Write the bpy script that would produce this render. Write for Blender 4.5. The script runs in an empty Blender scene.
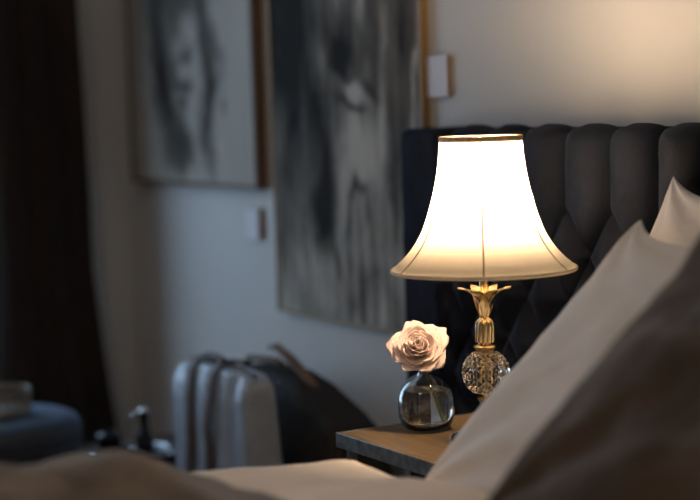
import bpy, bmesh, math, random
from mathutils import Vector, Matrix, noise
random.seed(7)
PI = math.pi
scene = bpy.context.scene
COL = scene.collection

# ------------------------------------------------------------------ helpers
def link(o, parent=None):
    COL.objects.link(o)
    if parent is not None:
        o.parent = parent
    return o

def tag(o, label=None, cat=None, group=None, kind=None):
    if label: o['label'] = label
    if cat: o['category'] = cat
    if group: o['group'] = group
    if kind: o['kind'] = kind
    return o

def empty(name, loc, label, cat, group=None, rot=(0, 0, 0)):
    o = bpy.data.objects.new(name, None)
    o.location = loc
    o.rotation_euler = rot
    o.empty_display_size = 0.05
    link(o)
    return tag(o, label, cat, group)

class MB:
    """collects vertices and faces of ONE mesh"""
    def __init__(s):
        s.v = []; s.f = []
    def add(s, verts, faces):
        n = len(s.v)
        s.v += [tuple(p) for p in verts]
        s.f += [tuple(i + n for i in f) for f in faces]
        return s
    def box(s, x0, x1, y0, y1, z0, z1, bev=0.0, seg=2):
        bm = bmesh.new()
        bmesh.ops.create_cube(bm, size=1)
        for v in bm.verts:
            v.co = Vector(((x0 + x1) / 2 + v.co.x * (x1 - x0), (y0 + y1) / 2 + v.co.y * (y1 - y0), (z0 + z1) / 2 + v.co.z * (z1 - z0)))
        if bev > 0:
            bmesh.ops.bevel(bm, geom=bm.edges[:], offset=bev, segments=seg, affect='EDGES', profile=0.5)
        bm.verts.ensure_lookup_table()
        for i, v in enumerate(bm.verts): v.index = i
        s.add([v.co.copy() for v in bm.verts], [[v.index for v in f.verts] for f in bm.faces])
        bm.free()
        return s
    def lathe(s, prof, seg=48, c=(0, 0, 0), ang=None, wob=None):
        """prof: list of (r, z) along the outline; closed by fans where r == 0"""
        vs = []; rings = []
        for (r, z) in prof:
            if r < 1e-7:
                rings.append([len(vs)]); vs.append((c[0], c[1], c[2] + z))
            else:
                ring = []
                for k in range(seg):
                    a = 2 * PI * k / seg
                    rr = r * (wob(a, z) if wob else 1)
                    ring.append(len(vs)); vs.append((c[0] + rr * math.cos(a), c[1] + rr * math.sin(a), c[2] + z))
                rings.append(ring)
        fs = []
        for a, b in zip(rings, rings[1:]):
            for k in range(seg):
                k2 = (k + 1) % seg
                if len(a) == 1 and len(b) == 1: continue
                if len(a) == 1: fs.append((a[0], b[k2], b[k]))
                elif len(b) == 1: fs.append((a[k], a[k2], b[0]))
                else: fs.append((a[k], a[k2], b[k2], b[k]))
        return s.add(vs, fs)
    def tube(s, pts, rad, seg=12, flat=1.0, up=None):
        """tube along points, rad number or list, flat squashes the second axis; capped"""
        pts = [Vector(p) for p in pts]
        n = len(pts)
        if not hasattr(rad, '__len__'): rad = [rad] * n
        vs = []; prev = None
        for i, p in enumerate(pts):
            t = (pts[min(i + 1, n - 1)] - pts[max(i - 1, 0)]).normalized()
            if up is not None: ref = Vector(up)
            elif prev is not None: ref = prev
            else: ref = Vector((0, 0, 1)) if abs(t.z) < .9 else Vector((1, 0, 0))
            a = (ref - t * ref.dot(t)).normalized(); prev = a
            b = t.cross(a)
            for k in range(seg):
                th = 2 * PI * k / seg
                vs.append(p + a * (rad[i] * flat * math.cos(th)) + b * (rad[i] * math.sin(th)))
        fs = []
        for i in range(n - 1):
            for k in range(seg):
                k2 = (k + 1) % seg
                fs.append((i * seg + k, i * seg + k2, (i + 1) * seg + k2, (i + 1) * seg + k))
        fs.append(tuple(reversed(range(seg))))
        fs.append(tuple((n - 1) * seg + k for k in range(seg)))
        return s.add(vs, fs)
    def grid(s, nu, nv, fn, closed_u=False):
        vs = [fn(i / (nu if closed_u else nu - 1), j / (nv - 1)) for j in range(nv) for i in range(nu)]
        fs = []
        for j in range(nv - 1):
            for i in range(nu if closed_u else nu - 1):
                i2 = (i + 1) % nu
                fs.append((j * nu + i, j * nu + i2, (j + 1) * nu + i2, (j + 1) * nu + i))
        return s.add(vs, fs)
    def mesh(s, name, mat, smooth=True, angle=None, weld=0.0, fix=True):
        me = bpy.data.meshes.new(name)
        me.from_pydata(s.v, [], s.f)
        bm = bmesh.new(); bm.from_mesh(me)
        if weld > 0: bmesh.ops.remove_doubles(bm, verts=bm.verts[:], dist=weld)
        if fix: bmesh.ops.recalc_face_normals(bm, faces=bm.faces[:])
        for f in bm.faces: f.smooth = smooth
        if smooth and angle is not None:
            for e in bm.edges:
                if len(e.link_faces) == 2 and e.calc_face_angle(0) > angle: e.smooth = False
        bm.to_mesh(me); bm.free()
        me.materials.append(mat)
        return me
    def obj(s, name, mat, parent=None, smooth=True, angle=math.radians(40), weld=0.0, loc=None, fix=True):
        o = bpy.data.objects.new(name, s.mesh(name, mat, smooth, angle, weld, fix))
        if loc: o.location = loc
        return link(o, parent)

def fbm(x, y, z=0.0, o=4):
    return noise.fractal(Vector((x, y, z)), 1.0, 2.0, o)   # about -1..1
def sstep(a, b, x):
    t = min(1, max(0, (x - a) / (b - a))); return t * t * (3 - 2 * t)
def lerp(a, b, t): return a + (b - a) * t
def interp(tab, x):
    if x <= tab[0][0]: return tab[0][1]
    for (a, va), (b, vb) in zip(tab, tab[1:]):
        if x <= b: return lerp(va, vb, (x - a) / (b - a))
    return tab[-1][1]

# ------------------------------------------------------------------ materials
def new_mat(name):
    m = bpy.data.materials.new(name); m.use_nodes = True
    nt = m.node_tree
    return m, nt, nt.nodes['Principled BSDF']

def setp(b, **kw):
    names = {'color': 'Base Color', 'rough': 'Roughness', 'metal': 'Metallic', 'ior': 'IOR', 'trans': 'Transmission Weight',
             'sheen': 'Sheen Weight', 'sheen_rough': 'Sheen Roughness', 'sheen_tint': 'Sheen Tint', 'spec': 'Specular IOR Level',
             'coat': 'Coat Weight', 'emit': 'Emission Color', 'emit_s': 'Emission Strength', 'sss': 'Subsurface Weight'}
    for k, v in kw.items():
        if k in ('color', 'emit', 'sheen_tint'): v = tuple(v) + (1,)
        b.inputs[names[k]].default_value = v

def simple(name, color, rough=.6, var=0.0, scale=20, bump=0.0, bscale=200, stretch=(1, 1, 1), **kw):
    m, nt, b = new_mat(name)
    setp(b, color=color, rough=rough, **kw)
    N, L = nt.nodes, nt.links
    tc = N.new('ShaderNodeTexCoord'); mp = N.new('ShaderNodeMapping'); mp.inputs['Scale'].default_value = stretch
    L.new(tc.outputs['Object'], mp.inputs['Vector'])
    nz = N.new('ShaderNodeTexNoise'); nz.inputs['Scale'].default_value = scale; nz.inputs['Detail'].default_value = 5
    L.new(mp.outputs['Vector'], nz.inputs['Vector'])
    cr = N.new('ShaderNodeValToRGB')
    cr.color_ramp.elements[0].position = .3; cr.color_ramp.elements[1].position = .7
    cr.color_ramp.elements[0].color = tuple(c * (1 - var) for c in color) + (1,)
    cr.color_ramp.elements[1].color = tuple(min(1, c * (1 + var)) for c in color) + (1,)
    L.new(nz.outputs['Fac'], cr.inputs['Fac']); L.new(cr.outputs['Color'], b.inputs['Base Color'])
    if bump > 0:
        n2 = N.new('ShaderNodeTexNoise'); n2.inputs['Scale'].default_value = bscale; n2.inputs['Detail'].default_value = 3
        L.new(mp.outputs['Vector'], n2.inputs['Vector'])
        bp = N.new('ShaderNodeBump'); bp.inputs['Strength'].default_value = bump; bp.inputs['Distance'].default_value = .002
        L.new(n2.outputs['Fac'], bp.inputs['Height']); L.new(bp.outputs['Normal'], b.inputs['Normal'])
    return m

M = {}
M['wall'] = simple('wall_paint', (.66, .655, .64), .75, .03, 3, .15, 350)
M['ceiling'] = simple('ceiling_paint', (.8, .79, .77), .8, .02, 3)
M['floor'] = simple('floor_boards', (.09, .06, .042), .4, .35, 6, .2, 40, (1, 12, 1))
M['trim'] = simple('trim_paint', (.55, .54, .52), .45, .03, 5)
M['curtain'] = simple('curtain_cloth', (.021, .013, .010), .9, .2, 30, .3, 500)
M['velvet'] = simple('navy_velvet', (.0050, .0075, .0165), .8, .35, 14, .35, 420, sheen=.06, sheen_rough=.4, sheen_tint=(.35, .42, .55), spec=.08)
M['velvet_blue'] = simple('blue_velvet', (.017, .029, .052), .7, .25, 14, .3, 300, sheen=.5, sheen_rough=.4, sheen_tint=(.4, .55, .8))
M['linen'] = simple('white_cotton', (.78, .76, .74), .85, .03, 12, .25, 700)
M['duvet'] = simple('beige_cotton', (.90, .79, .69), .85, .05, 8, .25, 500)
M['mattress'] = simple('mattress_cover', (.7, .66, .6), .85, .03, 12, .2, 500)
M['throw'] = simple('brown_fur', (.135, .105, .080), .95, .45, 16, 1.0, 160, sheen=.3, sheen_rough=.6)
M['cushion'] = simple('brown_plush', (.058, .037, .021), .95, .4, 9, .9, 150, sheen=.25, sheen_rough=.6)
M['brass'] = simple('aged_brass', (.70, .55, .31), .24, .25, 45, .1, 300, metal=1)
M['gold_trim'] = simple('gold_braid', (.50, .34, .19), .6, .3, 200, .5, 900)
M['pale_trim'] = simple('cream_tape', (.78, .64, .46), .8, .08, 100)
M['seam_tape'] = simple('seam_tape', (.42, .32, .20), .8, .08, 100)
M['steel'] = simple('polished_steel', (.6, .62, .66), .1, .1, 30, metal=1)
M['zinc'] = simple('zinc_edge', (.20, .21, .21), .42, .35, 60, .3, 200, metal=.8)
M['dark_metal'] = simple('dark_iron', (.11, .115, .12), .45, .2, 60, metal=.8)
M['black_gloss'] = simple('black_lacquer', (.012, .012, .014), .12, .1, 30)
M['bench'] = simple('dark_stained_wood', (.03, .022, .017), .45, .4, 8, .2, 60, (1, 10, 10))
M['leather'] = simple('tan_leather', (.09, .05, .03), .5, .25, 30, .3, 300)
M['leather_dark'] = simple('dark_brown_leather', (.0085, .0065, .0055), .8, .3, 25, .4, 250)
M['leather_brown'] = simple('brown_leather', (.15, .085, .045), .5, .25, 25, .3, 250)
M['canvas_bag'] = simple('grey_coated_canvas', (.36, .43, .52), .34, .12, 18, .2, 300)
M['frame_brown'] = simple('brown_wood_edge', (.115, .062, .03), .5, .3, 12, .1, 100, (8, 8, 1))
M['frame_gold'] = simple('gilded_wood_edge', (.30, .19, .07), .45, .25, 14, .1, 100, (8, 8, 1))
M['label'] = simple('white_card', (.75, .75, .80), .7, .02, 20)
M['stem'] = simple('green_stem', (.16, .20, .06), .5, .2, 60)
M['sepal'] = simple('green_sepal', (.12, .17, .05), .6, .2, 60)
M['bowl'] = simple('pewter', (.34, .30, .25), .38, .2, 30, metal=.75)

def glass(name, color=(1, 1, 1), ior=1.48, rough=0.0, bump=None):
    m, nt, b = new_mat(name)
    setp(b, color=color, rough=rough, trans=1.0, ior=ior)
    if bump:
        N, L = nt.nodes, nt.links
        tc = N.new('ShaderNodeTexCoord'); nz = N.new('ShaderNodeTexNoise'); nz.inputs['Scale'].default_value = bump
        L.new(tc.outputs['Object'], nz.inputs['Vector'])
        bp = N.new('ShaderNodeBump'); bp.inputs['Strength'].default_value = .06; bp.inputs['Distance'].default_value = .002
        L.new(nz.outputs['Fac'], bp.inputs['Height']); L.new(bp.outputs['Normal'], b.inputs['Normal'])
    return m
M['glass'] = glass('clear_glass', (.97, .985, .98), 1.45, bump=25)
M['water'] = glass('water', (.96, .97, .95), 1.33)
M['crystal'] = glass('cut_crystal', (.97, .93, .84), 1.52)

# window pane: clear with a fresnel sheen, lets daylight through directly
m = bpy.data.materials.new('window_glass'); m.use_nodes = True; nt = m.node_tree; nt.nodes.clear()
o_ = nt.nodes.new('ShaderNodeOutputMaterial'); mx = nt.nodes.new('ShaderNodeMixShader'); tr = nt.nodes.new('ShaderNodeBsdfTransparent')
gl = nt.nodes.new('ShaderNodeBsdfGlossy'); gl.inputs['Roughness'].default_value = 0.0; lw = nt.nodes.new('ShaderNodeLayerWeight'); lw.inputs['Blend'].default_value = .5
pw = nt.nodes.new('ShaderNodeMath'); pw.operation = 'POWER'; pw.inputs[1].default_value = 5; nt.links.new(lw.outputs['Facing'], pw.inputs[0])
fr = nt.nodes.new('ShaderNodeMath'); fr.operation = 'MULTIPLY_ADD'; fr.inputs[1].default_value = .9; fr.inputs[2].default_value = .04; nt.links.new(pw.outputs[0], fr.inputs[0])
nt.links.new(fr.outputs[0], mx.inputs[0]); nt.links.new(tr.outputs[0], mx.inputs[1]); nt.links.new(gl.outputs[0], mx.inputs[2]); nt.links.new(mx.outputs[0], o_.inputs[0])
M['pane'] = m

# silk lampshade: light comes through and scatters
m = bpy.data.materials.new('cream_silk'); m.use_nodes = True; nt = m.node_tree; nt.nodes.clear()
N, L = nt.nodes, nt.links
o_ = N.new('ShaderNodeOutputMaterial'); mx = N.new('ShaderNodeMixShader'); tl = N.new('ShaderNodeBsdfTranslucent'); df = N.new('ShaderNodeBsdfDiffuse')
tc = N.new('ShaderNodeTexCoord'); nz = N.new('ShaderNodeTexNoise'); nz.inputs['Scale'].default_value = 90
mp = N.new('ShaderNodeMapping'); mp.inputs['Scale'].default_value = (1, 1, .15)
cr = N.new('ShaderNodeValToRGB')
cr.color_ramp.elements[0].color = (.87, .78, .62, 1); cr.color_ramp.elements[1].color = (.92, .84, .69, 1)
L.new(tc.outputs['Object'], mp.inputs['Vector']); L.new(mp.outputs['Vector'], nz.inputs['Vector']); L.new(nz.outputs['Fac'], cr.inputs['Fac'])
L.new(cr.outputs['Color'], tl.inputs['Color']); L.new(cr.outputs['Color'], df.inputs['Color'])
mx.inputs[0].default_value = .48
L.new(tl.outputs[0], mx.inputs[1]); L.new(df.outputs[0], mx.inputs[2]); L.new(mx.outputs[0], o_.inputs[0])
M['shade'] = m

# glowing bulb
m = bpy.data.materials.new('lit_bulb'); m.use_nodes = True; nt = m.node_tree; nt.nodes.clear()
o_ = nt.nodes.new('ShaderNodeOutputMaterial'); em = nt.nodes.new('ShaderNodeEmission')
em.inputs['Color'].default_value = (1.0, .72, .46, 1); em.inputs['Strength'].default_value = 385
nt.links.new(em.outputs[0], o_.inputs[0]); M['bulb'] = m

# rose petal: pink outside, cream towards the base, a little translucent
m = bpy.data.materials.new('rose_petal'); m.use_nodes = True; nt = m.node_tree
N, L = nt.nodes, nt.links; b = N['Principled BSDF']; o_ = N['Material Output']
at_ = N.new('ShaderNodeAttribute'); at_.attribute_name = 'along'
cr = N.new('ShaderNodeValToRGB'); cr.color_ramp.elements[0].color = (.82, .73, .58, 1); cr.color_ramp.elements[1].color = (.84, .71, .67, 1)
cr.color_ramp.elements.new(.55).color = (.83, .69, .62, 1)
L.new(at_.outputs['Fac'], cr.inputs['Fac']); L.new(cr.outputs['Color'], b.inputs['Base Color'])
b.inputs['Roughness'].default_value = .7
tl = N.new('ShaderNodeBsdfTranslucent'); L.new(cr.outputs['Color'], tl.inputs['Color'])
mx = N.new('ShaderNodeMixShader'); mx.inputs[0].default_value = .28
L.new(b.outputs[0], mx.inputs[1]); L.new(tl.outputs[0], mx.inputs[2]); L.new(mx.outputs[0], o_.inputs[0])
M['petal'] = m

# walnut nightstand top
m, nt, b = new_mat('nightstand_wood'); N, L = nt.nodes, nt.links
tc = N.new('ShaderNodeTexCoord'); mp = N.new('ShaderNodeMapping'); mp.inputs['Scale'].default_value = (2.2, 16, 16)
L.new(tc.outputs['Object'], mp.inputs['Vector'])
nz = N.new('ShaderNodeTexNoise'); nz.inputs['Scale'].default_value = 3.2; nz.inputs['Detail'].default_value = 8; nz.inputs['Distortion'].default_value = 1.2
L.new(mp.outputs['Vector'], nz.inputs['Vector'])
cr = N.new('ShaderNodeValToRGB'); e = cr.color_ramp.elements
e[0].position = .32; e[0].color = (.085, .056, .027, 1); e[1].position = .72; e[1].color = (.205, .142, .072, 1)
L.new(nz.outputs['Fac'], cr.inputs['Fac']); L.new(cr.outputs['Color'], b.inputs['Base Color'])
b.inputs['Roughness'].default_value = .38
bp = N.new('ShaderNodeBump'); bp.inputs['Strength'].default_value = .25; bp.inputs['Distance'].default_value = .001
L.new(nz.outputs['Fac'], bp.inputs['Height']); L.new(bp.outputs['Normal'], b.inputs['Normal'])
M['wood'] = m

# charcoal drawing: tone stored per vertex, grain from noise
m, nt, b = new_mat('charcoal_drawing'); N, L = nt.nodes, nt.links
at_ = N.new('ShaderNodeAttribute'); at_.attribute_name = 'tone'
tc = N.new('ShaderNodeTexCoord'); nz = N.new('ShaderNodeTexNoise'); nz.inputs['Scale'].default_value = 60; nz.inputs['Detail'].default_value = 6
L.new(tc.outputs['Object'], nz.inputs['Vector'])
ad = N.new('ShaderNodeMath'); ad.operation = 'MULTIPLY_ADD'; ad.inputs[1].default_value = .10
sb = N.new('ShaderNodeMath'); sb.operation = 'ADD'; sb.inputs[1].default_value = -.05
L.new(nz.outputs['Fac'], ad.inputs[0]); L.new(at_.outputs['Fac'], ad.inputs[2]); L.new(ad.outputs[0], sb.inputs[0])
cr = N.new('ShaderNodeValToRGB'); cr.color_ramp.elements[0].color = (.016, .014, .012, 1); cr.color_ramp.elements[1].color = (.54, .50, .44, 1)
cr.color_ramp.elements.new(.5).color = (.145, .132, .113, 1)
L.new(sb.outputs[0], cr.inputs['Fac']); L.new(cr.outputs['Color'], b.inputs['Base Color']); b.inputs['Roughness'].default_value = .85
b.inputs['Specular IOR Level'].default_value = .15
M['drawing'] = m

# ------------------------------------------------------------------ the room
XL, XR, YF, ZC = -2.2, 4.3, -4.4, 2.6
def struct(mb, name, mat, label=None, parent=None, smooth=False):
    o = mb.obj(name, mat, parent, smooth=smooth)
    o['kind'] = 'structure'
    if label: o['label'] = label
    return o
T = .12
struct(MB().box(XL - T, XR + T, YF - T, T, -T, 0), 'floor', M['floor'], 'dark timber floor of the bedroom')
struct(MB().box(XL - T, XR + T, YF - T, T, ZC, ZC + T), 'ceiling', M['ceiling'], 'plain white bedroom ceiling')
struct(MB().box(XL - T, XR + T, 0, T, 0, ZC), 'wall_back', M['wall'], 'pale wall behind the headboard and the drawings')
struct(MB().box(XL - T, XR + T, YF - T, YF, 0, ZC), 'wall_front', M['wall'], 'pale wall opposite the headboard')
struct(MB().box(XR, XR + T, YF, 0, 0, ZC), 'wall_right', M['wall'], 'pale wall on the far side of the bed')
WY0, WY1, WZ0, WZ1 = -1.5, -.48, .40, 2.25      # window opening in the left wall
w = MB()
w.box(XL - T, XL, WY1, 0, 0, ZC); w.box(XL - T, XL, YF, WY0, 0, ZC)
w.box(XL - T, XL, WY0, WY1, 0, WZ0); w.box(XL - T, XL, WY0, WY1, WZ1, ZC)
struct(w, 'wall_left', M['wall'], 'shaded end wall behind the dark curtain')
wf = MB()
for (a, c_, d, e_) in ((WY0, WY0 + .05, WZ0, WZ1), (WY1 - .05, WY1, WZ0, WZ1), (WY0, WY1, WZ0, WZ0 + .05), (WY0, WY1, WZ1 - .05, WZ1), (WY0, WY1, 1.50, 1.53)):
    wf.box(XL - .09, XL - .04, a, c_, d, e_)
win = struct(wf, 'window_1', M['trim'], 'white window frame in the end wall')
struct(MB().box(XL - .068, XL - .062, WY0 + .05, WY1 - .05, WZ0 + .05, WZ1 - .05), 'pane', M['pane'], parent=win)
struct(MB().box(XL + .016, XR, -.016, 0, 0, .12, .004), 'baseboard_back', M['trim'], 'pale baseboard under the drawings')
struct(MB().box(XL, XL + .016, YF, 0, 0, .12, .004), 'baseboard_left', M['trim'], 'pale baseboard of the end wall')

# ------------------------------------------------------------------ curtain
def curtain_pt(u, v):
    z = .012 + v * 2.42
    y_edge = interp([(0, -.075), (.3, -.095), (.75, -.143), (1.5, -.16), (2.5, -.2)], z) - .03
    y = lerp(y_edge, -.455, u)
    ph = u * 5.0 * PI + .5 * fbm(u * 3, z * .5, 3)
    amp = .036 * (1 + .25 * math.sin(u * 13 + 1))
    x = XL + .075 + .8 * amp * math.cos(ph) + .012 * fbm(u * 6, z * 1.2, 9) + .02 * sstep(.5, 0, z)
    return (x, y + .012 * math.sin(ph * 2), z)
c = MB().grid(150, 40, curtain_pt)
cu = c.obj('curtain', M['curtain'], angle=None)
md = cu.modifiers.new('thickness', 'SOLIDIFY'); md.thickness = .004; md.offset = 0
tag(cu, 'dark brown full-length pleated curtain hanging by the corner of the room', 'curtain')

# ------------------------------------------------------------------ drawings on the wall
def strokes(u, v, blobs):
    t = 0
    for (cx, cy, sx, sy, ang, val) in blobs:
        dx, dy = u - cx, v - cy
        ca, sa = math.cos(ang), math.sin(ang)
        a = (dx * ca + dy * sa) / sx; b = (-dx * sa + dy * ca) / sy
        q = a * a + b * b
        if q < 9: t += val * math.exp(-q)
    return t
def drawing(name, x0, x1, z0, z1, depth, tone, frame_mat, ft, label, nu=110, nv=190):
    root = empty(name, ((x0 + x1) / 2, 0, z0), label, 'drawing', 'charcoal portrait drawings')
    cx = (x0 + x1) / 2
    g = MB()
    yf = -depth
    tones = []
    for j in range(nv):
        for i in range(nu):
            u, v = i / (nu - 1), j / (nv - 1)
            g.v.append((lerp(x0 + ft, x1 - ft, u) - cx, yf, lerp(z0 + ft, z1 - ft, v) - z0))
            tones.append(min(1, max(0, tone(u, lerp(z0, z1, v)))))
    for j in range(nv - 1):
        for i in range(nu - 1):
            g.f.append((j * nu + i, j * nu + i + 1, (j + 1) * nu + i + 1, (j + 1) * nu + i))
    # back of the sheet, a little behind, makes it a board with thickness
    n0 = nu * nv
    yb = -.004
    corners = [(x0 + ft - cx, ft), (x1 - ft - cx, ft), (x1 - ft - cx, z1 - ft - z0), (x0 + ft - cx, z1 - ft - z0)]
    g.v += [(a, yb, b_) for a, b_ in corners]
    g.f.append((n0, n0 + 3, n0 + 2, n0 + 1))
    bot = list(range(nu)); top = [(nv - 1) * nu + i for i in range(nu)]
    lef = [j * nu for j in range(nv)]; rig = [j * nu + nu - 1 for j in range(nv)]
    g.f.append(tuple(reversed(bot)) + (n0, n0 + 1)); g.f.append(tuple(top) + (n0 + 2, n0 + 3))
    g.f.append(tuple(lef) + (n0 + 3, n0)); g.f.append(tuple(reversed(rig)) + (n0 + 1, n0 + 2))
    sheet = g.obj('sheet', M['drawing'], root, smooth=False, fix=False)
    at = sheet.data.attributes.new('tone', 'FLOAT', 'POINT')
    at.data.foreach_set('value', tones + [.6] * 4)
    h, wd = z1 - z0, (x1 - x0) / 2
    f = MB()
    d2 = depth + .004
    f.box(-wd, -wd + ft, -d2, -.001, 0, h, .001, 1); f.box(wd - ft, wd, -d2, -.001, 0, h, .001, 1)
    f.box(-wd + ft, wd - ft, -d2, -.001, 0, ft, .001, 1); f.box(-wd + ft, wd - ft, -d2, -.001, h - ft, h, .001, 1)
    f.obj('frame', frame_mat, root)
    return root

# large drawing; u runs left to right over the sheet, z is the height on the wall
def tone_large(u, z):
    w_ = .05 * fbm(u * 5, z * 4, 2.2)
    uu, zz = u + w_, z + .06 * fbm(u * 4 + 7, z * 4, 5.1)
    base = interp([(.7, .74), (.85, .76), (.98, .70), (1.12, .62), (1.25, .50), (1.45, .46), (1.86, .40)], zz)
    t = base + .22 * fbm(u * 24, z * 2.6, 1.0, 5) + .10 * fbm(u * 40 + z * 5, z * 14, 3.0, 4) + .15 * fbm(u * 9, z * 7, 4.0, 5)
    t += strokes(uu, zz, [
        (.08, 1.46, .20, .24, 0, -.55), (.16, 1.24, .12, .20, 0, -.42), (.12, 1.10, .05, .14, 0, -.22),   # dark ground top left
        (.36, 1.06, .07, .13, .12, -.62), (.33, .955, .075, .055, 0, -.60), (.30, 1.2, .08, .1, 0, -.25),  # dark lock of hair beside the cheek
        (.44, .88, .022, .13, .35, -.30), (.64, .78, .05, .06, 0, -.25),
        (.55, 1.345, .13, .04, -.25, -.55), (.46, 1.32, .05, .035, .3, -.45), (.52, 1.28, .05, .05, 0, -.50),   # eye and brow
        (.74, 1.33, .03, .12, .15, -.22), (.40, 1.30, .04, .06, 0, .18),
        (.57, 1.232, .10, .024, -.25, .60), (.60, 1.245, .06, .02, 0, .25), (.69, 1.215, .05, .018, -.5, -.55), (.55, 1.187, .11, .012, -.15, -.45),  # light nose, nostril
        (.56, 1.11, .16, .09, 0, .30), (.62, 1.05, .09, .07, 0, .28),               # cheek
        (.60, .99, .05, .016, .2, -.45), (.54, .965, .014, .06, -.5, -.42), (.66, .95, .013, .05, .4, -.32),
        (.75, 1.24, .018, .25, -.08, .30), (.80, 1.40, .012, .2, -.1, .24), (.64, 1.42, .03, .09, .1, .35), (.50, 1.45, .03, .07, .1, .30),
        (.90, 1.32, .06, .25, 0, -.24), (.86, 1.08, .06, .10, .05, -.34), (.84, .98, .03, .08, .0, -.30),
        (.975, 1.2, .014, .5, 0, .35), (.55, .745, .05, .03, 0, -.22), (.75, .8, .06, .03, .3, -.15), (.03, .9, .012, .2, 0, -.2)])
    return t
drawing('charcoal_portrait', -1.232, -.543, .697, 1.86, .017, tone_large, M['frame_gold'], .006,
        'large dark charcoal drawing of a face in a thin gold edge, nearest the lamp')

def tone_small(u, z):
    w_ = .05 * fbm(u * 5, z * 5, 12.2)
    uu, zz = u + w_, z + .05 * fbm(u * 4 + 7, z * 5, 8.1)
    t = .86 + .05 * fbm(u * 14, z * 2.5, 21.0, 5) + .08 * fbm(u * 30, z * 18, 2.0, 4) * (1 - sstep(.72, .85, u))
    t += strokes(uu, zz, [
        (.27, 1.40, .10, .20, 0, -.62), (.31, 1.22, .08, .14, .1, -.60), (.43, 1.10, .09, .08, .2, -.62),
        (.64, 1.40, .055, .16, 0, -.55), (.66, 1.20, .045, .16, -.05, -.60), (.52, 1.08, .05, .05, 0, -.30),
        (.48, 1.36, .05, .03, .2, -.40), (.47, 1.27, .055, .025, 0, -.50), (.46, 1.215, .03, .02, 0, -.42), (.42, 1.45, .05, .05, 0, -.40),
        (.40, 1.31, .03, .05, 0, -.25), (.76, 1.20, .02, .03, 0, -.25), (.72, 1.38, .04, .10, .2, -.3), (.5, 1.52, .2, .05, 0, -.5)])
    return t
drawing('charcoal_portrait', -2.10, -1.297, .995, 1.86, .03, tone_small, M['frame_brown'], .011,
        'pale charcoal head drawing in a brown wood frame near the room corner')

def plaque(x0, x1, z0, z1, d, label):
    cx, cz = (x0 + x1) / 2, (z0 + z1) / 2
    r = empty('wall_plaque', (cx, 0, z0), label, 'plaque', 'small captions beside the drawings')
    MB().box(x0 - cx, x1 - cx, -d, -.001, 0, z1 - z0, .001, 1).obj('backing_block', M['frame_gold'], r)
    MB().box(x0 - cx + .0005, x1 - cx - .0005, -d - .0016, -d, .0005, z1 - z0 - .0005, 0).obj('card', M['label'], r, smooth=False)
plaque(-.537, -.460, 1.211, 1.298, .009, 'small white caption block on the wall above the headboard corner')
plaque(-1.402, -1.330, .868, .945, .015, 'small white caption block under the smaller drawing')

# ------------------------------------------------------------------ bed
bed = empty('bed', (1.2, -1.1, 0), 'upholstered bed with a deep-buttoned navy velvet headboard', 'bed')
BX, BY = 1.2, -1.1
def P(x, y, z): return (x - BX, y - BY, z)
MB().box(.32 - BX, 2.1 - BX, -2.12 - BY, -.14 - BY, .10, .36, .02).obj('bed_base', M['velvet'], bed)
for (x, y) in ((.38, -.22), (2.04, -.22), (.38, -2.04), (2.04, -2.04)):
    MB().lathe([(0, 0), (.022, 0), (.03, .1), (0, .1)], 16, P(x, y, 0)).obj('leg', M['bench'], bed)
# headboard: grid whose front is tufted
HX0, HX1, HZ0, HZ1, HT = -.516, 2.9, .12, 1.148, .085
TA, TB, TZ1 = .125, .17, 1.005            # tuft spacing, row pitch, first button row
TX0 = -.355
NROW = 5
segs = []
ncol = int((HX1 - .12 - TX0) / TA)
buttons = []
def bxz(i, row):   # row counts half pitches downwards
    return (TX0 + TA * (i + .5 * (row % 2)), TZ1 - row * TB / 2)
for i in range(ncol + 1):
    x, z = bxz(i, 0); segs.append((x, z, x, HZ1 + .05))
for row in range(0, 8):
    for i in range(ncol + 1):
        x, z = bxz(i, row)
        if x > HX1 - .11: continue
        buttons.append((x, z))
        for dx in (-.5, .5):
            x2 = x + dx * TA
            if TX0 - .01 < x2 < HX1 - .1: segs.append((x, z, x2, z - TB / 2))
segs.append((TX0, HZ0, TX0, HZ1 + .05))
buckets = {}
for s_ in segs:
    for k in range(int(math.floor((min(s_[0], s_[2]) - .08) / TA)), int(math.floor((max(s_[0], s_[2]) + .08) / TA)) + 1):
        buckets.setdefault(k, []).append(s_)
def tuft(x, z):
    best = .06
    for (ax, az, bx, bz) in buckets.get(int(math.floor(x / TA)), ()):
        dx, dz = bx - ax, bz - az
        t = max(0, min(1, ((x - ax) * dx + (z - az) * dz) / (dx * dx + dz * dz)))
        d = math.hypot(x - ax - t * dx, z - az - t * dz)
        if d < best: best = d
    q = min(1, best / .055)
    return math.sqrt(max(0, 1 - (1 - q) ** 2))
def hb(u, v):
    x = lerp(HX0, HX1, u); z = lerp(HZ0, HZ1, v)
    h = .050 * tuft(x, z) if TX0 - .06 < x < HX1 - .06 else .045
    if x < TX0: h = .045 * math.sqrt(max(0, 1 - (1 - min(1, (TX0 - x) / .03)) ** 2))
    def rnd(d, r): return r * (1 - math.sqrt(max(0, 1 - (1 - min(1, max(0, d / r))) ** 2)))
    q = min(1, (HZ1 - z) / .05); ed = math.sqrt(max(0, 1 - (1 - q) ** 2))
    y = -(.012 + (HT - .04) + h * ((.45 + .55 * ed) if x > TX0 else 1)) + rnd(HZ1 - z, .022) + rnd(min(x - HX0, HX1 - x), .022)
    zt = z
    if HZ1 - z < .05 and TX0 < x < HX1 - .1: zt = z + (h - .03) * .35 * (1 - q)
    y -= .002 * fbm(x * 18, z * 18, 2)
    return P(x, y, zt)
g = MB()
nu, nv = 760, 150
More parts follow.
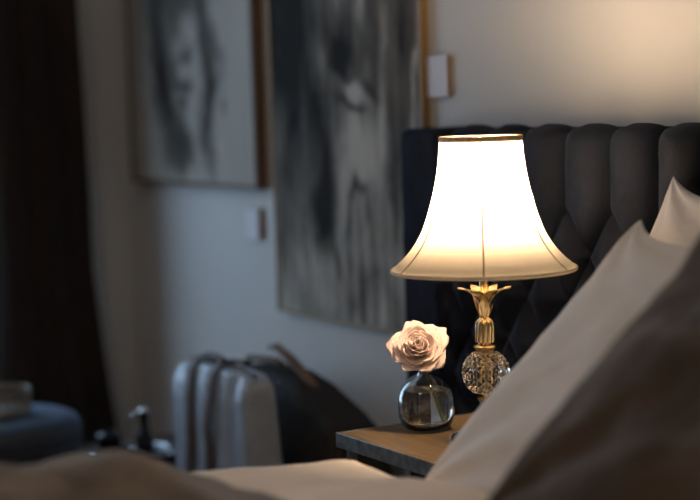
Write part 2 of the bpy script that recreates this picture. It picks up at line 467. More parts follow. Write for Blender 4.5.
# uneven columns: dense where the photograph looks
def umap(u): return u * .42 / .6 if u < .6 else .42 + (u - .6) * .58 / .4
g.grid(nu, nv, lambda u, v: hb(umap(u), v))
n0 = len(g.v)
for (x, z) in ((HX0, HZ0), (HX1, HZ0), (HX1, HZ1), (HX0, HZ1)): g.v.append(P(x, -.012, z))
bot = list(range(nu)); top = [(nv - 1) * nu + i for i in range(nu)]; lef = [j * nu for j in range(nv)]; rig = [j * nu + nu - 1 for j in range(nv)]
g.f.append((n0, n0 + 3, n0 + 2, n0 + 1))
g.f.append(tuple(reversed(bot)) + (n0, n0 + 1)); g.f.append(tuple(top) + (n0 + 2, n0 + 3))
g.f.append(tuple(lef) + (n0 + 3, n0)); g.f.append(tuple(reversed(rig)) + (n0 + 1, n0 + 2))
head = g.obj('headboard', M['velvet'], bed, angle=math.radians(70), fix=False)
head['label'] = 'deep-buttoned navy velvet headboard'
bme = MB().lathe([(0, -.002), (.007, -.001), (.010, .003), (.007, .007), (0, .008)], 14).mesh('button', M['velvet'])
far = MB()
for (x, z) in buttons:
    loc = Vector(P(x, -(.012 + HT - .04 + .001), z))
    if x < .95 and z > .45:
        o = bpy.data.objects.new('button', bme); o.location = loc; o.rotation_euler = (PI / 2, 0, 0); link(o, head)
    else:
        far.lathe([(0, 0), (.010, .003), (.007, .007), (0, .008)], 8, (0, 0, 0))
        k = 8 * 2 + 2
        for q in range(len(far.v) - k, len(far.v)):
            a = far.v[q]; far.v[q] = (loc.x + a[0], loc.y - a[2], loc.z + a[1])
fb = far.obj('buttons', M['velvet'], head); fb['kind'] = 'stuff'

mat_ = MB().box(.33, 2.09, -2.10, -.145, .36, .64, .045, 4).obj('mattress', M['mattress'])
tag(mat_, 'pale mattress on the bed base beneath the duvet', 'mattress')

# duvet: closed sheet with loft, rolled at the upper edge and hanging over both sides
DX0, DX1, DY0, DY1 = .27, 2.15, -2.13, -.675
def duvet_pt(u, v, top):
    # u across the bed incl. both drops, v from the foot to the upper edge
    drop, wdt = .33, DX1 - DX0
    s = u * (wdt + 2 * drop)
    y = lerp(DY0, DY1, v)
    edge = min(1, max(0, (DY1 - y) / .06)); edge = math.sqrt(max(0, 1 - (1 - edge) ** 2))
    loft = .049 * (.10 + .90 * edge)
    loft *= 1 - .50 * sstep(-1.0, -.70, y) * sstep(.60, .40, DX0 + s - drop)
    R = .035
    zt = .650
    th = loft if top else 0
    if s < drop: x, z, nx, nz = DX0, zt - R - (drop - s) * 1.0 + R, -1, 0
    elif s > drop + wdt: x, z, nx, nz = DX1, zt - (s - drop - wdt), 1, 0
    else: x, z, nx, nz = DX0 + (s - drop), zt, 0, 1
    # round the shoulders
    dl = s - drop
    dr = drop + wdt - s
    for d, sg, xe in ((dl, -1, DX0), (dr, 1, DX1)):
        if abs(d) < R:
            a = (d / R + 1) / 2 * PI / 2        # 0 side .. pi/2 top
            nx, nz = sg * math.cos(a), math.sin(a)
            x = xe - sg * R + sg * R * math.cos(a); z = zt - R + R * math.sin(a)
    n = (.006 * fbm(s * 2.2, y * 2.4, 3) + .003 * fbm(s * 6, y * 5, 5) + .002 * fbm(s * 15, y * 9, 8)) * (1 if top else 0)
    th += n
    return (x + nx * th, y + (.012 * fbm(s * 3, 1, 4)), z + nz * th)
d = MB()
d.grid(150, 90, lambda u, v: duvet_pt(u, v, True))
d.grid(150, 90, lambda u, v: duvet_pt(u, v, False))
n = 150 * 90
for i in range(149):
    d.f.append((i, i + n, i + n + 1, i + 1)); q = 89 * 150
    d.f.append((q + i, q + i + 1, q + i + n + 1, q + i + n))
for j in range(89):
    d.f.append((j * 150, (j + 1) * 150, (j + 1) * 150 + n, j * 150 + n)); e = 149
    d.f.append((j * 150 + e, j * 150 + e + n, (j + 1) * 150 + e + n, (j + 1) * 150 + e))
duvet = d.obj('duvet', M['duvet'], angle=math.radians(80))
tag(duvet, 'smooth beige duvet spread over the bed', 'duvet')

# fur throw heaped on the duvet
def throw_h(x, y):
    # ridges run along the bed edge; returns height above the duvet
    ex = min(sstep(.30, .50, x), sstep(1.32, 1.05, x))
    ey = min(sstep(-1.02 + .10 * (x - .6), -1.20 + .05 * (x - .6), y), sstep(-2.02, -1.75, y))
    e = min(ex, ey)
    h = .050 + .034 * fbm(x * 3.2 + 1.5, y * 2.6, 7, 3) + .010 * fbm(x * 9, y * 9, 2)
    h += .022 * math.exp(-((x - .56) / .10) ** 2) * (1 + .5 * fbm(1, y * 3, 4)) - .030 * math.exp(-((x - .74) / .06) ** 2) + .02 * math.exp(-((x - .92) / .1) ** 2)
    return max(.004, h) * e
def throw_pt(u, v, top):
    x = lerp(.325, 1.33, u); y = lerp(-2.03, -1.0, v)
    x += .03 * fbm(y * 4, 2, 2); y += .03 * fbm(x * 4, 7, 2)
    z0 = .722
    return (x, y, z0 + (throw_h(x, y) if top else -.001))
t_ = MB()
a, b_ = 110, 110
t_.grid(a, b_, lambda u, v: throw_pt(u, v, True)); t_.grid(a, b_, lambda u, v: throw_pt(u, v, False))
n = a * b_
for i in range(a - 1):
    t_.f.append((i, i + n, i + n + 1, i + 1)); q = (b_ - 1) * a
    t_.f.append((q + i, q + i + 1, q + i + n + 1, q + i + n))
for j in range(b_ - 1):
    t_.f.append((j * a, (j + 1) * a, (j + 1) * a + n, j * a + n)); e = a - 1
    t_.f.append((j * a + e, j * a + e + n, (j + 1) * a + e + n, (j + 1) * a + e))
thr = t_.obj('fur_throw', M['throw'], angle=math.radians(80))
tag(thr, 'rumpled brown fur throw heaped on the beige duvet', 'throw blanket')

# pillows
def pillow(name, label, cat, mat, centre, w, h, t, lean, yaw=0.0, roll=0.0, seed=0, group=None, wr=1.0, bow=.06, top=.20, skew=0.0, nn=90):
    def pt(u, v, side):
        a, b = u * 2 - 1, v * 2 - 1
        # concentrate samples near the seam
        a = math.sin(a * PI / 2); b = math.sin(b * PI / 2)
        X = a * w / 2 * (1 - bow * (1 - b * b)); Y = b * h / 2 * (1 - (top * (1 - a ** 6) if b > 0 else .06 * (1 - a * a)))
        X += skew * (Y + .12)
        q = (1 - a * a) * (1 - b * b)
        Z = side * t / 2 * (q ** .42)
        m_ = q ** .3
        # folds running in from the corners and the edges, plus soft dents
        f = 0
        for (ca, cb) in ((-1, 1), (1, 1), (-1, -1), (1, -1)):
            dx, dy = a - ca, b - cb
            rr = math.hypot(dx, dy); an = math.atan2(dy, dx)
            f += math.exp(-(rr / .75) ** 2) * math.sin(an * 9 + seed * 1.7 + ca) * .010
        f += .012 * fbm(a * 1.3 + seed, b * 1.3, seed + side * 3, 2) + .006 * fbm(a * 3.5 + seed, b * 3.5, seed + side * 5, 3)
        f += .008 * math.sin((a * 2.2 + b * 1.1) * 4 + 2 * fbm(a, b, seed)) * sstep(.2, .9, abs(b)) * (1 - abs(a)) * .6
        Z += f * wr * m_
        return (X, Y, Z)
    m_ = MB()
    m_.grid(nn, nn, lambda u, v: pt(u, v, 1)); m_.grid(nn, nn, lambda u, v: pt(u, v, -1))
    o = m_.obj(name, mat, angle=None, weld=1e-5)
    o.matrix_world = Matrix.Translation(centre) @ Matrix.Rotation(yaw, 4, 'Z') @ Matrix.Rotation(lean, 4, 'X') @ Matrix.Rotation(roll, 4, 'Z')
    tag(o, label, cat, group)
    # seam piping follows the edge
    return o
PG = 'white bed pillows'
pillow('pillow', 'white pillow leaning upright against the navy headboard behind another pillow', 'pillow', M['linen'],
       (.735, -.226, .868), .80, .46, .14, math.radians(62), 0, 0, 3, PG, 1.0, .05, .20, .05)
pillow('pillow', 'white pillow leaning back in front, between another pillow and the brown cushion', 'pillow', M['linen'],
       (.847, -.487, .835), .80, .51, .145, math.radians(46), 0, 0, 5, PG, 1.0, .04, .21, .14)
pillow('cushion', 'dark brown plush cushion propped against the front white pillow', 'cushion', M['cushion'],
       (1.118, -.652, .892), .54, .53, .15, math.radians(40), 0, 0, 8, None, 1.4, .05, .08)

# ------------------------------------------------------------------ nightstand
NX0, NX1, NY0, NY1, NZ = -.055, .300, -.527, -.150, .639
ns = empty('nightstand', (0.122, -.338, 0), 'small wooden nightstand with a dark metal edge between headboard and bed', 'nightstand')
def Q(x): return x - .122
def QY(y): return y + .338
MB().box(Q(NX0 + .004), Q(NX1 - .004), QY(NY0 + .004), QY(NY1 - .004), NZ - .022, NZ, .001, 1).obj('table_top', M['wood'], ns)
r = MB()
r.box(Q(NX0), Q(NX1), QY(NY0), QY(NY0 + .004), NZ - .024, NZ + .001, .0008, 1); r.box(Q(NX0), Q(NX1), QY(NY1 - .004), QY(NY1), NZ - .024, NZ + .001, .0008, 1)
r.box(Q(NX0), Q(NX0 + .004), QY(NY0 + .004), QY(NY1 - .004), NZ - .024, NZ + .001, .0008, 1); r.box(Q(NX1 - .004), Q(NX1), QY(NY0 + .004), QY(NY1 - .004), NZ - .024, NZ + .001, .0008, 1)
r.obj('edge_band', M['zinc'], ns)
for (x, y) in ((NX0 + .02, NY0 + .02), (NX1 - .02, NY0 + .02), (NX0 + .02, NY1 - .02), (NX1 - .02, NY1 - .02)):
    MB().box(Q(x - .007), Q(x + .007), QY(y - .007), QY(y + .007), 0, NZ - .023, .001, 1).obj('leg', M['dark_metal'], ns)
MB().box(Q(NX0 + .012), Q(NX1 - .012), QY(NY0 + .012), QY(NY1 - .012), .18, .195, .001, 1).obj('shelf', M['wood'], ns)

# ------------------------------------------------------------------ table lamp
LX, LY, KS = .1665, -.3634, .935
lamp = empty('table_lamp', (LX, LY, NZ), 'lit table lamp with a bell shade and gilt pineapple stem on the nightstand', 'lamp')
lamp.scale = (KS, KS, KS)
# all heights below are above the nightstand top
ft = MB()
def flute(a, z): return 1 + .035 * math.cos(a * 16)
ft.lathe([(0, .001), (.060, .001), (.064, .006), (.060, .013), (.045, .020), (.030, .028), (.018, .040), (0, .040)], 64, wob=flute)
ft.obj('crystal_foot', M['crystal'], lamp, angle=math.radians(25))
MB().lathe([(0, .041), (.016, .041), (.017, .046), (.010, .052), (.009, .066), (.014, .074), (.018, .080), (0, .080)], 32).obj('lower_collar', M['brass'], lamp)
# cut crystal ball: a faceted shell of diamonds
BR, BZ = .0425, .124
ball = MB()
rows, cols = 13, 16
vs = []
def bpt(lat, lon, r): return (r * math.cos(lat) * math.cos(lon), r * math.cos(lat) * math.sin(lon), BZ + r * .98 * math.sin(lat))
idx = {}
lat0 = math.radians(66)
for rr in range(rows):
    lat = -lat0 + 2 * lat0 * rr / (rows - 1)
    for cc in range(cols):
        lon = 2 * PI * (cc + .5 * (rr % 2)) / cols
        idx[rr, cc] = len(vs); vs.append(bpt(lat, lon, BR * (.965)))
fs = []
for rr in range(rows - 2):
    lat = -lat0 + 2 * lat0 * (rr + 1) / (rows - 1)
    for cc in range(cols):
        # diamond: bottom (rr,cc) , right/left (rr+1), top (rr+2,cc)
        if rr % 2 == 0: l, rgt = idx[rr + 1, (cc - 1) % cols], idx[rr + 1, cc]
        else: l, rgt = idx[rr + 1, cc], idx[rr + 1, (cc + 1) % cols]
        b0, t0 = idx[rr, cc], idx[rr + 2, cc]
        ce = len(vs); lon = 2 * PI * (cc + .5 * (rr % 2)) / cols
        vs.append(bpt(lat, lon, BR * 1.025))
        fs += [(b0, rgt, ce), (rgt, t0, ce), (t0, l, ce), (l, b0, ce)]
for (r_, sgn) in ((0, 1), (rows - 1, -1)):
    ca = len(vs); vs.append((0, 0, BZ + (-1 if r_ == 0 else 1) * BR * .93))
    r2 = 1 if r_ == 0 else rows - 2
    for cc in range(cols):
        a_, b_ = idx[r_, cc], idx[r_, (cc + 1) % cols]
        mid = idx[r2, cc] if r_ % 2 == 0 else idx[r2, (cc + 1) % cols]
        fs += [(a_, b_, ca), (a_, mid, b_)]
ball.add(vs, fs)
ball.obj('crystal_ball', M['crystal'], lamp, smooth=False)
MB().lathe([(0, .0815), (.006, .0815), (.006, .162), (0, .162)], 16).obj('inner_rod', M['brass'], lamp)
br = MB()
br.lathe([(0, .163), (.014, .163), (.0205, .168), (.0215, .1705), (.019, .173), (.0125, .175), (.011, .178), (0, .178)], 40)
br.obj('collar', M['brass'], lamp)
# ribbed neck of arched lobes
nk = MB()
def lobe(a, z): return 1 + .24 * abs(math.cos(a * 5)) ** .6 
nk.lathe([(0, .178), (.0138, .178), (.0145, .182), (.0145, .206), (.0135, .213), (.0105, .218), (.0065, .2215), (.0055, .225), (0, .225)], 80, wob=lobe)
nk.obj('ribbed_neck', M['brass'], lamp, angle=math.radians(50))
# leaves curling outward
def leaf(az, ln):
    g = MB()
    def pt(u, v, off):
        wdt = .0165 * (math.sin(PI * min(1, .12 + v * .83)) ** .8) * (1 - .25 * v)
        prof = [(0, (.005, .220)), (.25, (.0080, .238)), (.45, (.0135, .252)), (.6, (.0205, .2625)), (.75, (.0295, .2700)), (.88, (.0385, .2740)), (1, (.0470, .2745))]
        r_ = interp([(p, q[0]) for p, q in prof], v) * ln; z_ = interp([(p, q[1]) for p, q in prof], v)
        s_ = (u - .5) * 2
        r2 = r_ - .0035 * s_ * s_ * (1 - v * .3) + .0008 * math.cos(s_ * PI) * (1 - v)
        z2 = z_ + off * .0009 * (.5 + v) - .002 * s_ * s_ * v * v
        r2 -= off * .0009 * (1 - v)
        x, y = r2, s_ * wdt
        return (x * math.cos(az) - y * math.sin(az), x * math.sin(az) + y * math.cos(az), z2)
    g.grid(9, 18, lambda u, v: pt(u, v, 1)); g.grid(9, 18, lambda u, v: pt(u, v, -1))
    n = 9 * 18
    for i in range(8):
        g.f.append((i, i + n, i + n + 1, i + 1)); q = 17 * 9
        g.f.append((q + i, q + i + 1, q + i + n + 1, q + i + n))
    for j in range(17):
        g.f.append((j * 9, (j + 1) * 9, (j + 1) * 9 + n, j * 9 + n)); g.f.append((j * 9 + 8, j * 9 + 8 + n, (j + 1) * 9 + 8 + n, (j + 1) * 9 + 8))
    return g.obj('leaf', M['brass'], lamp, angle=math.radians(60))
for k in range(6):
    leaf(2 * PI * k / 6 + math.radians(-34.6 + 30), 1.0)
MB().lathe([(0, .224), (.0085, .224), (.0085, .312), (.0105, .314), (.0105, .320), (0, .320)], 32).obj('stem_tube', M['brass'], lamp)
# socket and bulb inside the shade
MB().lathe([(0, .320), (.014, .320), (.014, .400), (.011, .406), (0, .406)], 28).obj('socket', M['brass'], lamp)
MB().lathe([(0, .4065), (.012, .4065), (.015, .415), (.019, .440), (.023, .480), (.0245, .505), (.0245, .518), (.020, .530), (.010, .537), (0, .539)], 28).obj('light_bulb', M['bulb'], lamp)
# bell shade (open at both ends, with thickness), six panels
SH = [(.306, .1645), (.309, .163), (.325, .1445), (.345, .1265), (.370, .1105), (.400, .0985), (.435, .088), (.470, .0800), (.500, .0755), (.530, .0728), (.538, .0722)]
def shr(z): 
    # smooth interpolation
    for k in range(len(SH) - 1):
        if z <= SH[k + 1][0]:
            p0 = SH[max(0, k - 1)]; p1 = SH[k]; p2 = SH[k + 1]; p3 = SH[min(len(SH) - 1, k + 2)]
            t = (z - p1[0]) / (p2[0] - p1[0]); h_ = p2[0] - p1[0]
            m1 = (p2[1] - p0[1]) / (p2[0] - p0[0]) * h_; m2 = (p3[1] - p1[1]) / (p3[0] - p1[0]) * h_
            return (2 * t**3 - 3 * t**2 + 1) * p1[1] + (t**3 - 2 * t**2 + t) * m1 + (-2 * t**3 + 3 * t**2) * p2[1] + (t**3 - t**2) * m2
    return SH[-1][1]
SEAM0 = math.radians(-34.6)      # one seam faces the viewer's side of the bed
def pan(a):
    # panels are drawn slightly flat between the wires
    p = ((a - SEAM0) % (PI / 3)) / (PI / 3)
    return 1.004 - .014 * math.sin(PI * p)
sh = MB()
sh.grid(180, 60, lambda u, v: ((lambda z, a: (shr(z) * pan(a) * math.cos(a), shr(z) * pan(a) * math.sin(a), z))(lerp(.306, .538, v), 2 * PI * u)), closed_u=True)
shade = sh.obj('lamp_shade', M['shade'], lamp, angle=None)
shade['label'] = 'cream silk bell shade glowing from within'
for k in range(6):
    a = SEAM0 + k * PI / 3
    MB().tube([((shr(z) + .0004) * math.cos(a), (shr(z) + .0004) * math.sin(a), z) for z in [lerp(.309, .535, q / 30) for q in range(31)]], .0016, 8).obj('seam', M['seam_tape'], shade)
def band(z0, z1, mat, nm, t, closed=True):
    b = MB()
    b.grid(180, 9, lambda u, v: ((lambda th, a: ((shr((z0 + z1) / 2) * pan(a) + t * math.cos(th)) * math.cos(a), (shr((z0 + z1) / 2) * pan(a) + t * math.cos(th)) * math.sin(a), (z0 + z1) / 2 + (z1 - z0) / 2 * math.sin(th)))(2 * PI * v, 2 * PI * u)), closed_u=True)
    return b.obj(nm, mat, shade, angle=None, weld=1e-6)
band(.530, .5405, M['gold_trim'], 'top_braid', .0022)
band(.3035, .3105, M['pale_trim'], 'bottom_tape', .0018)
# spider that carries the shade on the stem
sp = MB()
sp.lathe([(.0115, .3215), (.0155, .3215), (.0155, .3245), (.0115, .3245), (.0115, .3215)], 24)
for k in range(3):
    a = SEAM0 + k * 2 * PI / 3
    ca, sa = math.cos(a), math.sin(a)
    sp.tube([(.0145 * ca, .0145 * sa, .323), (.06 * ca, .06 * sa, .322), (.157 * ca, .157 * sa, .3115)], .0012, 6)
sp.obj('shade_ring', M['brass'], lamp)

# ------------------------------------------------------------------ glass vase and rose
VX, VY = .017, -.386
vase = empty('bud_vase', (VX, VY, NZ + .0012), 'round clear glass bud vase half full of water on the nightstand corner', 'vase')
vase.scale = (KS, KS, KS)
outer = [(0, 0), (.030, 0), (.040, .003), (.0475, .012), (.0515, .026), (.0525, .045), (.0515, .062), (.048, .074), (.041, .085), (.030, .0945), (.020, .100), (.0145, .104), (.013, .108), (.0138, .1135), (.0150, .116)]
inner = [(.0132, .1160), (.0118, .112), (.0112, .107), (.0125, .102), (.018, .0975), (.029, .0915), (.039, .0825), (.0455, .072), (.0490, .061), (.0499, .045), (.0490, .028), (.0448, .0155), (.036, .0085), (.022, .007), (0, .007)]
MB().lathe(outer + inner, 72).obj('glass_body', M['glass'], vase, angle=math.radians(60))
wl = .074
wp = [(0, .0074)] + [(r_ - .0006, z_ + .0004) for (r_, z_) in reversed(inner) if z_ < wl and r_ > 0] + [(.0447, wl), (.035, wl - .0006), (0, wl - .0006)]
MB().lathe(wp, 72).obj('water', M['water'], vase, angle=math.radians(60))

rose = empty('rose', (VX, VY, NZ + .012), 'single pale pink rose in full bloom standing in the glass vase', 'rose')
rose.scale = (KS, KS, KS)
# head: axis turned to the room and upward
HC = Vector((.012, -.021, .143))          # centre of the flower above the rose origin
AX = Vector((.66, -.53, .50)).normalized()
e1 = AX.cross(Vector((0, 0, 1))).normalized(); e2 = e1.cross(AX)
def rp(r_, a, h): return HC + e1 * (r_ * math.cos(a)) + e2 * (r_ * math.sin(a)) + AX * h
random.seed(11)
def petal(az, half, rb, rt, h0, h1, curl, seed, tip=.12, name='petal'):
    g = MB(); along = []
    nu_, nv_ = 15, 14
    def pt(u, v, off):
        s_ = u * 2 - 1
        v2 = v * (1 - .22 * s_ * s_ * s_ * s_ - .10 * s_ * s_ + tip * .5 * max(0, 1 - abs(s_) * 3))
        wv = half * (.35 + .65 * math.sin(min(1, v2 * 1.25) * PI / 2))
        a = az + s_ * wv
        # bowl outline
        r_ = rb + (rt - rb) * math.sin(min(v2, 1.15) * PI / 2 * .92) 
        h = lerp(h0, h1, v2 ** 1.25)
        c_ = max(0, v2 - .62) / .38
        r_ += curl * .010 * c_ ** 1.6; h -= curl * .0085 * c_ ** 2
        ec = max(0, abs(s_) - .55) / .45
        r_ += .0035 * curl * ec * v2 - off * .0005
        wob = (.0045 * fbm(s_ * 1.9 + seed * 3.1, v2 * 1.6, seed, 2) + .0016 * fbm(s_ * 5 + seed, v2 * 4, seed + 5, 2)) * v2 * (.4 + .6 * min(1, seed / 12))
        return rp(r_ + wob, a, h + wob * .8)
    for off in (1, -1):
        g.grid(nu_, nv_, lambda u, v: pt(u, v, off))
        along.extend([j / (nv_ - 1) for j in range(nv_) for i in range(nu_)])
    n = nu_ * nv_
    for i in range(nu_ - 1):
        g.f.append((i, i + n, i + n + 1, i + 1)); q = (nv_ - 1) * nu_
        g.f.append((q + i, q + i + 1, q + i + n + 1, q + i + n))
    for j in range(nv_ - 1):
        g.f.append((j * nu_, (j + 1) * nu_, (j + 1) * nu_ + n, j * nu_ + n)); e = nu_ - 1
        g.f.append((j * nu_ + e, j * nu_ + e + n, (j + 1) * nu_ + e + n, (j + 1) * nu_ + e))
    o = g.obj(name, M['petal'], rose, angle=None)
    at = o.data.attributes.new('along', 'FLOAT', 'POINT'); at.data.foreach_set('value', along)
    return o
npet = 36
for k in range(npet):
    f = k / (npet - 1)
    az = k * math.radians(137.5) + random.uniform(-.2, .2)
    rt = lerp(.0035, .0445, f ** 1.05)
    rb = lerp(.001, .012, f)
    h1 = lerp(.030, .006, f ** 1.5)
    h0 = lerp(-.018, -.030, f)
    petal(az, math.radians(lerp(105, 46, f ** .6)), rb, rt, h0, h1 + random.uniform(-.0045, .0045), lerp(.05, 1.15, f ** 1.3) * random.uniform(.7, 1.4), k, tip=lerp(.0, .30, f))
# calyx and stem
cal = MB()
cal_pts = [(0, -.044), (.006, -.042), (.0095, -.036), (.0085, -.028), (0, -.026)]
vsx = []
for (r_, h) in cal_pts:
    pass
cl = MB(); ringv = []
cl.grid(16, 5, lambda u, v: rp(max(.0006, cal_pts[round(v * 4)][0]), 2 * PI * u, cal_pts[round(v * 4)][1]), closed_u=True)
cl.obj('calyx', M['sepal'], rose, weld=1e-6)
for k in range(5):
    a = 2 * PI * k / 5
    g = MB()
    g.grid(5, 10, lambda u, v: rp(lerp(.007, .022, v) , a + (u - .5) * .9 * (1 - v) , -.034 - .004 * math.sin(v * PI) + .0 * u))
    s_ = g.obj('sepal', M['sepal'], rose); md = s_.modifiers.new('t', 'SOLIDIFY'); md.thickness = .0008
base = rp(0, 0, -.043)
pts = []
neck_p = Vector((-.003, .0, .099)); end_p = Vector((.030, .012, .006))
for q in range(25):
    t = q / 24
    # bezier from calyx through the neck to the vase bottom
    p1 = base - AX * .008
    if t < .4:
        s_ = t / .4; pts.append((1 - s_) ** 2 * base + 2 * s_ * (1 - s_) * p1 + s_ * s_ * neck_p)
    else:
        s_ = (t - .4) / .6; c1 = neck_p + (neck_p - p1) * .35
        pts.append((1 - s_) ** 2 * neck_p + 2 * s_ * (1 - s_) * c1 + s_ * s_ * end_p)
MB().tube(pts, .0028, 10).obj('stem', M['stem'], rose)

# ------------------------------------------------------------------ pouf and openwork bowl
PX, PY, PH = -1.415, -.69, .488
pf = empty('pouf', (PX, PY, 0), 'round blue velvet pouf in front of the dark curtain', 'pouf')
MB().lathe([(0, .03), (.175, .03), (.19, .045), (.195, .10), (.195, .385), (.193, .42), (0, .42)], 64, wob=lambda a, z: 1 + .004 * math.cos(a * 24)).obj('body', M['velvet_blue'], pf)
MB().lathe([(0, .421), (.185, .421), (.197, .429), (.200, .443), (.198, .460), (.190, .475), (.172, .484), (.1, .488), (0, .488)], 64).obj('top_cushion', M['velvet_blue'], pf)
MB().lathe([(.195, .4205), (.1985, .4185), (.2015, .4215), (.1985, .4250), (.195, .4205)], 64).obj('piping', M['velvet_blue'], pf)
for k in range(4):
    a = PI / 4 + k * PI / 2
    MB().lathe([(0, 0), (.012, 0), (.018, .029), (0, .029)], 14, (.13 * math.cos(a), .13 * math.sin(a), 0)).obj('foot', M['bench'], pf)
bw = empty('openwork_bowl', (PX + .006, PY - .002, PH + .001), 'round pierced metal bowl with a plain rim standing on the blue pouf', 'bowl')
MB().lathe([(0, 0), (.078, 0), (.082, .004), (.082, .015), (.079, .017), (.0, .0125)], 56).obj('base', M['bowl'], bw)
MB().lathe([(.0795, .050), (.0835, .050), (.0850, .056), (.0835, .0625), (.080, .0625), (.0785, .056), (.0795, .050)], 56).obj('rim', M['bowl'], bw)
for k in range(26):
    a = 2 * PI * k / 26
    MB().tube([(.0805 * math.cos(a), .0805 * math.sin(a), z) for z in (.0165, .03, .0505)], [.0042, .003, .0042], 8).obj('slat', M['bowl'], bw)
for a, z in ((.30, .0655), (.42, .0130), (.14, .011)):
    rr = .083 if z > .05 else .0845
    MB().lathe([(0, -.005), (.0035, -.0035), (.005, 0), (.0035, .0035), (0, .005)], 16, (rr * math.cos(a - .75), rr * math.sin(a - .75), z)).obj('bead', M['steel'], bw)

# ------------------------------------------------------------------ low bench along the wall with what stands on it
BZT = .34
bn = empty('low_bench', (-1.02, -.24, 0), 'low dark bench along the wall carrying the bags', 'bench')
MB().box(-.62, .47, -.235, .21, BZT - .035, BZT, .004).obj('bench_top', M['bench'], bn)
for x in (-.57, .42):
    for y in (-.19, .17):
        MB().box(x - .02, x + .02, y - .02, y + .02, 0, BZT - .036, .003).obj('leg', M['bench'], bn)

def soft_box(w, d, h, ex=.5, taper=0.0, fn=None, n=(40, 24)):
    """a bag body: rounded box standing on z = 0, taper narrows the depth upward"""
    m_ = MB()
    def pt(u, v):
        a = 2 * PI * u
        ca, sa = math.cos(a), math.sin(a)
        ph = lerp(-PI / 2, PI / 2, v); cp, s_p = math.cos(ph), math.sin(ph)
        f = lambda q, e: math.copysign(abs(q) ** e, q)
        zz = f(s_p, .28); kk = abs(cp) ** .28
        z = (zz + 1) / 2 * h
        x = f(ca, .22) * kk * w / 2; y = f(sa, .3) * kk * d / 2
        y *= 1 - taper * z / h
        p = Vector((x, y, z))
        if fn: p = fn(p)
        return p
    m_.grid(n[0] * 4, n[1] * 2, pt, closed_u=True)
    return m_
tote = empty('tote_bag', (-.878, -.345, BZT + .0005), 'pale grey canvas bag with two brown leather straps on the bench', 'bag')
TW, TD, TH = .38, .11, .300
def tfn(p):
    n_ = .010 * fbm(p.x * 7 + 3, p.z * 7, 2) * sstep(0, .05, p.z)
    p.y += n_ + .012 * math.exp(-((p.x - .13) / .03) ** 2) * sstep(.0, .2, p.z) * (1 if p.y < 0 else .3)
    p.z += -.012 * (p.x / (TW / 2)) ** 2 * (p.z / TH)
    return p
soft_box(TW, TD, TH, taper=.25, fn=tfn).obj('bag_body', M['canvas_bag'], tote, weld=1e-6, angle=None)
for sx in (-.075, .035):
    fr = []
    for q in range(13):
        z = lerp(.012, TH - .015, q / 12)
        fr.append((sx, -(TD / 2) * (1 - .25 * z / TH) - .006 + .010 * fbm(sx * 7 + 3, z * 7, 2) * sstep(0, .05, z), z))
    top_ = [(sx, -.036, TH - .002), (sx, -.026, TH + .007), (sx, 0, TH + .010), (sx, .026, TH + .007)]
    MB().tube(fr + top_, .021, 10, flat=.17, up=(0, 1, .3)).obj('strap', M['leather'], tote)
hd = []
for q in range(17):
    t = q / 16
    hd.append((lerp(-.075, .035, t), -.012, TH + .010 + .008 * math.sin(PI * t)))
MB().tube(hd, .007, 10).obj('handle', M['leather'], tote)
MB().tube([(-TW / 2 + .03, .0, TH - .006), (-.1, 0, TH + .003), (.05, 0, TH + .003), (TW / 2 - .03, 0, TH - .008)], .004, 8).obj('zip', M['leather'], tote)

hold = empty('holdall', (-.90, -.15, BZT + .0005), 'dark brown leather holdall slumped behind the grey canvas bag', 'bag')
HW, HD, HH = .56, .22, .262
def hfn(p):
    p.z *= 1 - .30 * sstep(.02, .28, p.x) - .04 * sstep(0, -.28, p.x) + .03 * fbm(p.x * 5, p.y * 5, 6)
    p.y += .012 * fbm(p.x * 6, p.z * 6, 11)
    return p
soft_box(HW, HD, HH, taper=.45, fn=hfn).obj('bag_body', M['leather_dark'], hold, weld=1e-6, angle=None)
MB().tube([(-.20, -.028, HH - .005), (-.15, -.04, HH + .016), (-.02, -.04, HH + .024), (.0, -.035, HH + .016)], [.010, .011, .011, .010], 10, flat=.7).obj('grip', M['leather_brown'], hold)
MB().tube([(-.115, -.005, HH + .040), (-.085, -.005, HH + .045), (-.02, -.005, HH + .026), (.05, -.005, HH - .004), (.115, -.005, HH - .036)], [.009, .013, .014, .014, .012], 10, flat=.6).obj('flap_edge', M['leather_brown'], hold)
MB().lathe([(0, -.006), (.005, -.004), (.006, 0), (.005, .004), (0, .006)], 14, (.03, -.06, HH - .018)).obj('buckle', M['steel'], hold)

tray = empty('serving_tray', (-1.40, -.355, BZT + .0005), 'dark oval tray with a raised steel rim on the low bench', 'tray')
MB().lathe([(0, 0), (.09, 0), (.098, .004), (.104, .016), (.101, .016), (.094, .006), (0, .004)], 48, wob=lambda a, z: 1).obj('tray_base', M['black_gloss'], tray)
MB().lathe([(.1005, .0165), (.1025, .0185), (.1045, .0165), (.1025, .0160), (.1005, .0165)], 48).obj('rim', M['steel'], tray)
jug = empty('jug', (-1.385, -.325, BZT + .0073), 'slim dark glossy jug with a tall upright neck on the tray', 'jug')
MB().lathe([(0, 0), (.017, 0), (.021, .006), (.023, .022), (.021, .042), (.015, .060), (.0115, .078), (.0115, .096), (.0145, .108), (.0125, .108), (.0095, .095), (.0095, .078), (.012, .06), (.0, .012)], 32).obj('jug_body', M['black_gloss'], jug)
MB().tube([(-.012 * .8, -.012 * .4, .100), (-.028, -.014, .104), (-.037, -.018, .085), (-.034, -.016, .055), (-.020, -.010, .036)], [.003, .0034, .0034, .0032, .003], 8).obj('handle', M['steel'], jug)
MB().lathe([(0, .1085), (.0135, .1085), (.0145, .112), (.010, .118), (.004, .121), (.004, .1245), (0, .1265)], 24).obj('stopper', M['steel'], jug)
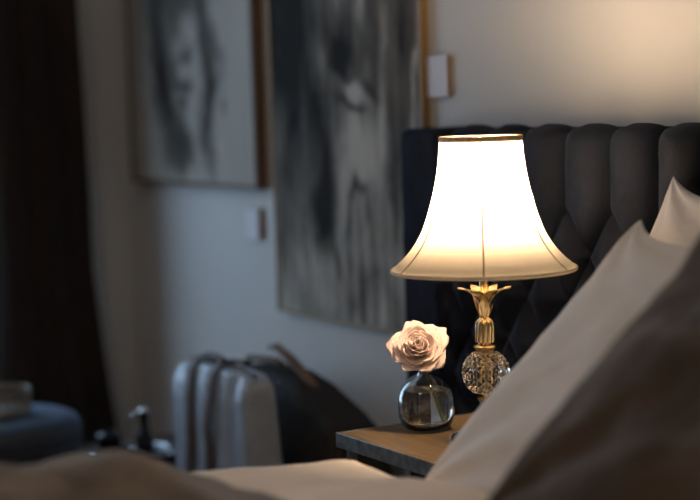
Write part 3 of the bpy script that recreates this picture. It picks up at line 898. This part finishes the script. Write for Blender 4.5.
cup = empty('cup', (-1.425, -.405, BZT + .0073), 'small dark glossy lidded cup left of the jug', 'cup')
MB().lathe([(0, 0), (.022, 0), (.028, .010), (.031, .052), (.0285, .052), (.025, .012), (0, .006)], 32).obj('cup_body', M['black_gloss'], cup)
MB().lathe([(0, .0525), (.031, .0525), (.032, .056), (.022, .064), (.006, .068), (.007, .076), (0, .079)], 32).obj('lid', M['black_gloss'], cup)
for (x, y, lb) in ((-1.362, -.365, 'small dark pot with a steel cap on the tray in front of the jug'), (-1.30, -.29, 'small dark pot with a steel cap on the bench beside the grey bag')):
    zz = BZT + (.0073 if x < -1.33 else .0005)
    po = empty('steel_pot', (x, y, zz), lb, 'pot', 'small dark pots')
    MB().lathe([(0, 0), (.011, 0), (.013, .004), (.0115, .018), (0, .018)], 24).obj('pot_body', M['black_gloss'], po)
    MB().lathe([(0, .0185), (.012, .0185), (.0115, .024), (.006, .029), (0, .030)], 24).obj('pot_cap', M['steel'], po)

# ------------------------------------------------------------------ unseen warm fill light, added on the ceiling to brighten the bed
m = bpy.data.materials.new('warm_fill_glow'); m.use_nodes = True; nt = m.node_tree; nt.nodes.clear()
o_ = nt.nodes.new('ShaderNodeOutputMaterial'); em = nt.nodes.new('ShaderNodeEmission')
em.inputs['Color'].default_value = (1.0, .74, .52, 1); em.inputs['Strength'].default_value = 33
nt.links.new(em.outputs[0], o_.inputs[0]); M['fill_diffuser'] = m
cl_ = empty('unseen_fill_light', (1.1, -2.5, ZC), 'unseen round warm fill light added above the foot of the bed', 'fill light')
MB().lathe([(0, 0), (.20, 0), (.21, -.006), (.21, -.03), (.195, -.034), (0, -.034)], 48).obj('fill_housing', M['brass'], cl_)
MB().lathe([(0, -.0345), (.19, -.0345), (.18, -.055), (.12, -.072), (0, -.08)], 48).obj('fill_diffuser', M['fill_diffuser'], cl_)

# ------------------------------------------------------------------ daylight, camera, view
wd = bpy.data.worlds.new('overcast_sky'); scene.world = wd; wd.use_nodes = True
bg = wd.node_tree.nodes['Background']; bg.inputs['Color'].default_value = (.50, .73, 1.0, 1); bg.inputs['Strength'].default_value = 3.5
pl = bpy.data.lights.new('window_daylight', 'AREA'); pl.shape = 'RECTANGLE'; pl.size = WZ1 - WZ0; pl.size_y = WY1 - WY0
pl.cycles.is_portal = True
po = bpy.data.objects.new('window_daylight', pl); po.location = (XL - .11, (WY0 + WY1) / 2, (WZ0 + WZ1) / 2); po.rotation_euler = (0, -PI / 2, 0); link(po)

cam = bpy.data.cameras.new('camera'); cam.sensor_width = 36; cam.lens = 1650 * 36 / 700
co = bpy.data.objects.new('camera', cam); link(co)
yaw, pit, rol = math.radians(150), math.radians(5.02), .03
fw = Vector((math.cos(yaw) * math.cos(pit), math.sin(yaw) * math.cos(pit), -math.sin(pit)))
r0 = Vector((math.sin(yaw), -math.cos(yaw), 0)); u0 = r0.cross(fw)
rt = r0 * math.cos(rol) - u0 * math.sin(rol); up = r0 * math.sin(rol) + u0 * math.cos(rol)
mt = Matrix((rt, up, -fw)).transposed().to_4x4(); mt.translation = (2.387, -1.897, 1.2)
co.matrix_world = mt
cam.dof.use_dof = True; cam.dof.focus_distance = 2.74; cam.dof.aperture_fstop = 1.8
cam.clip_start = .02
scene.camera = co
vs_ = scene.view_settings
vs_.view_transform = 'Standard'; vs_.look = 'None'; vs_.gamma = 1; vs_.use_curve_mapping = False; vs_.exposure = 0.0
cy = scene.cycles
cy.use_denoising = True
cy.max_bounces = 16; cy.transmission_bounces = 14; cy.glossy_bounces = 6; cy.diffuse_bounces = 6; cy.transparent_max_bounces = 10
cy.sample_clamp_indirect = 6
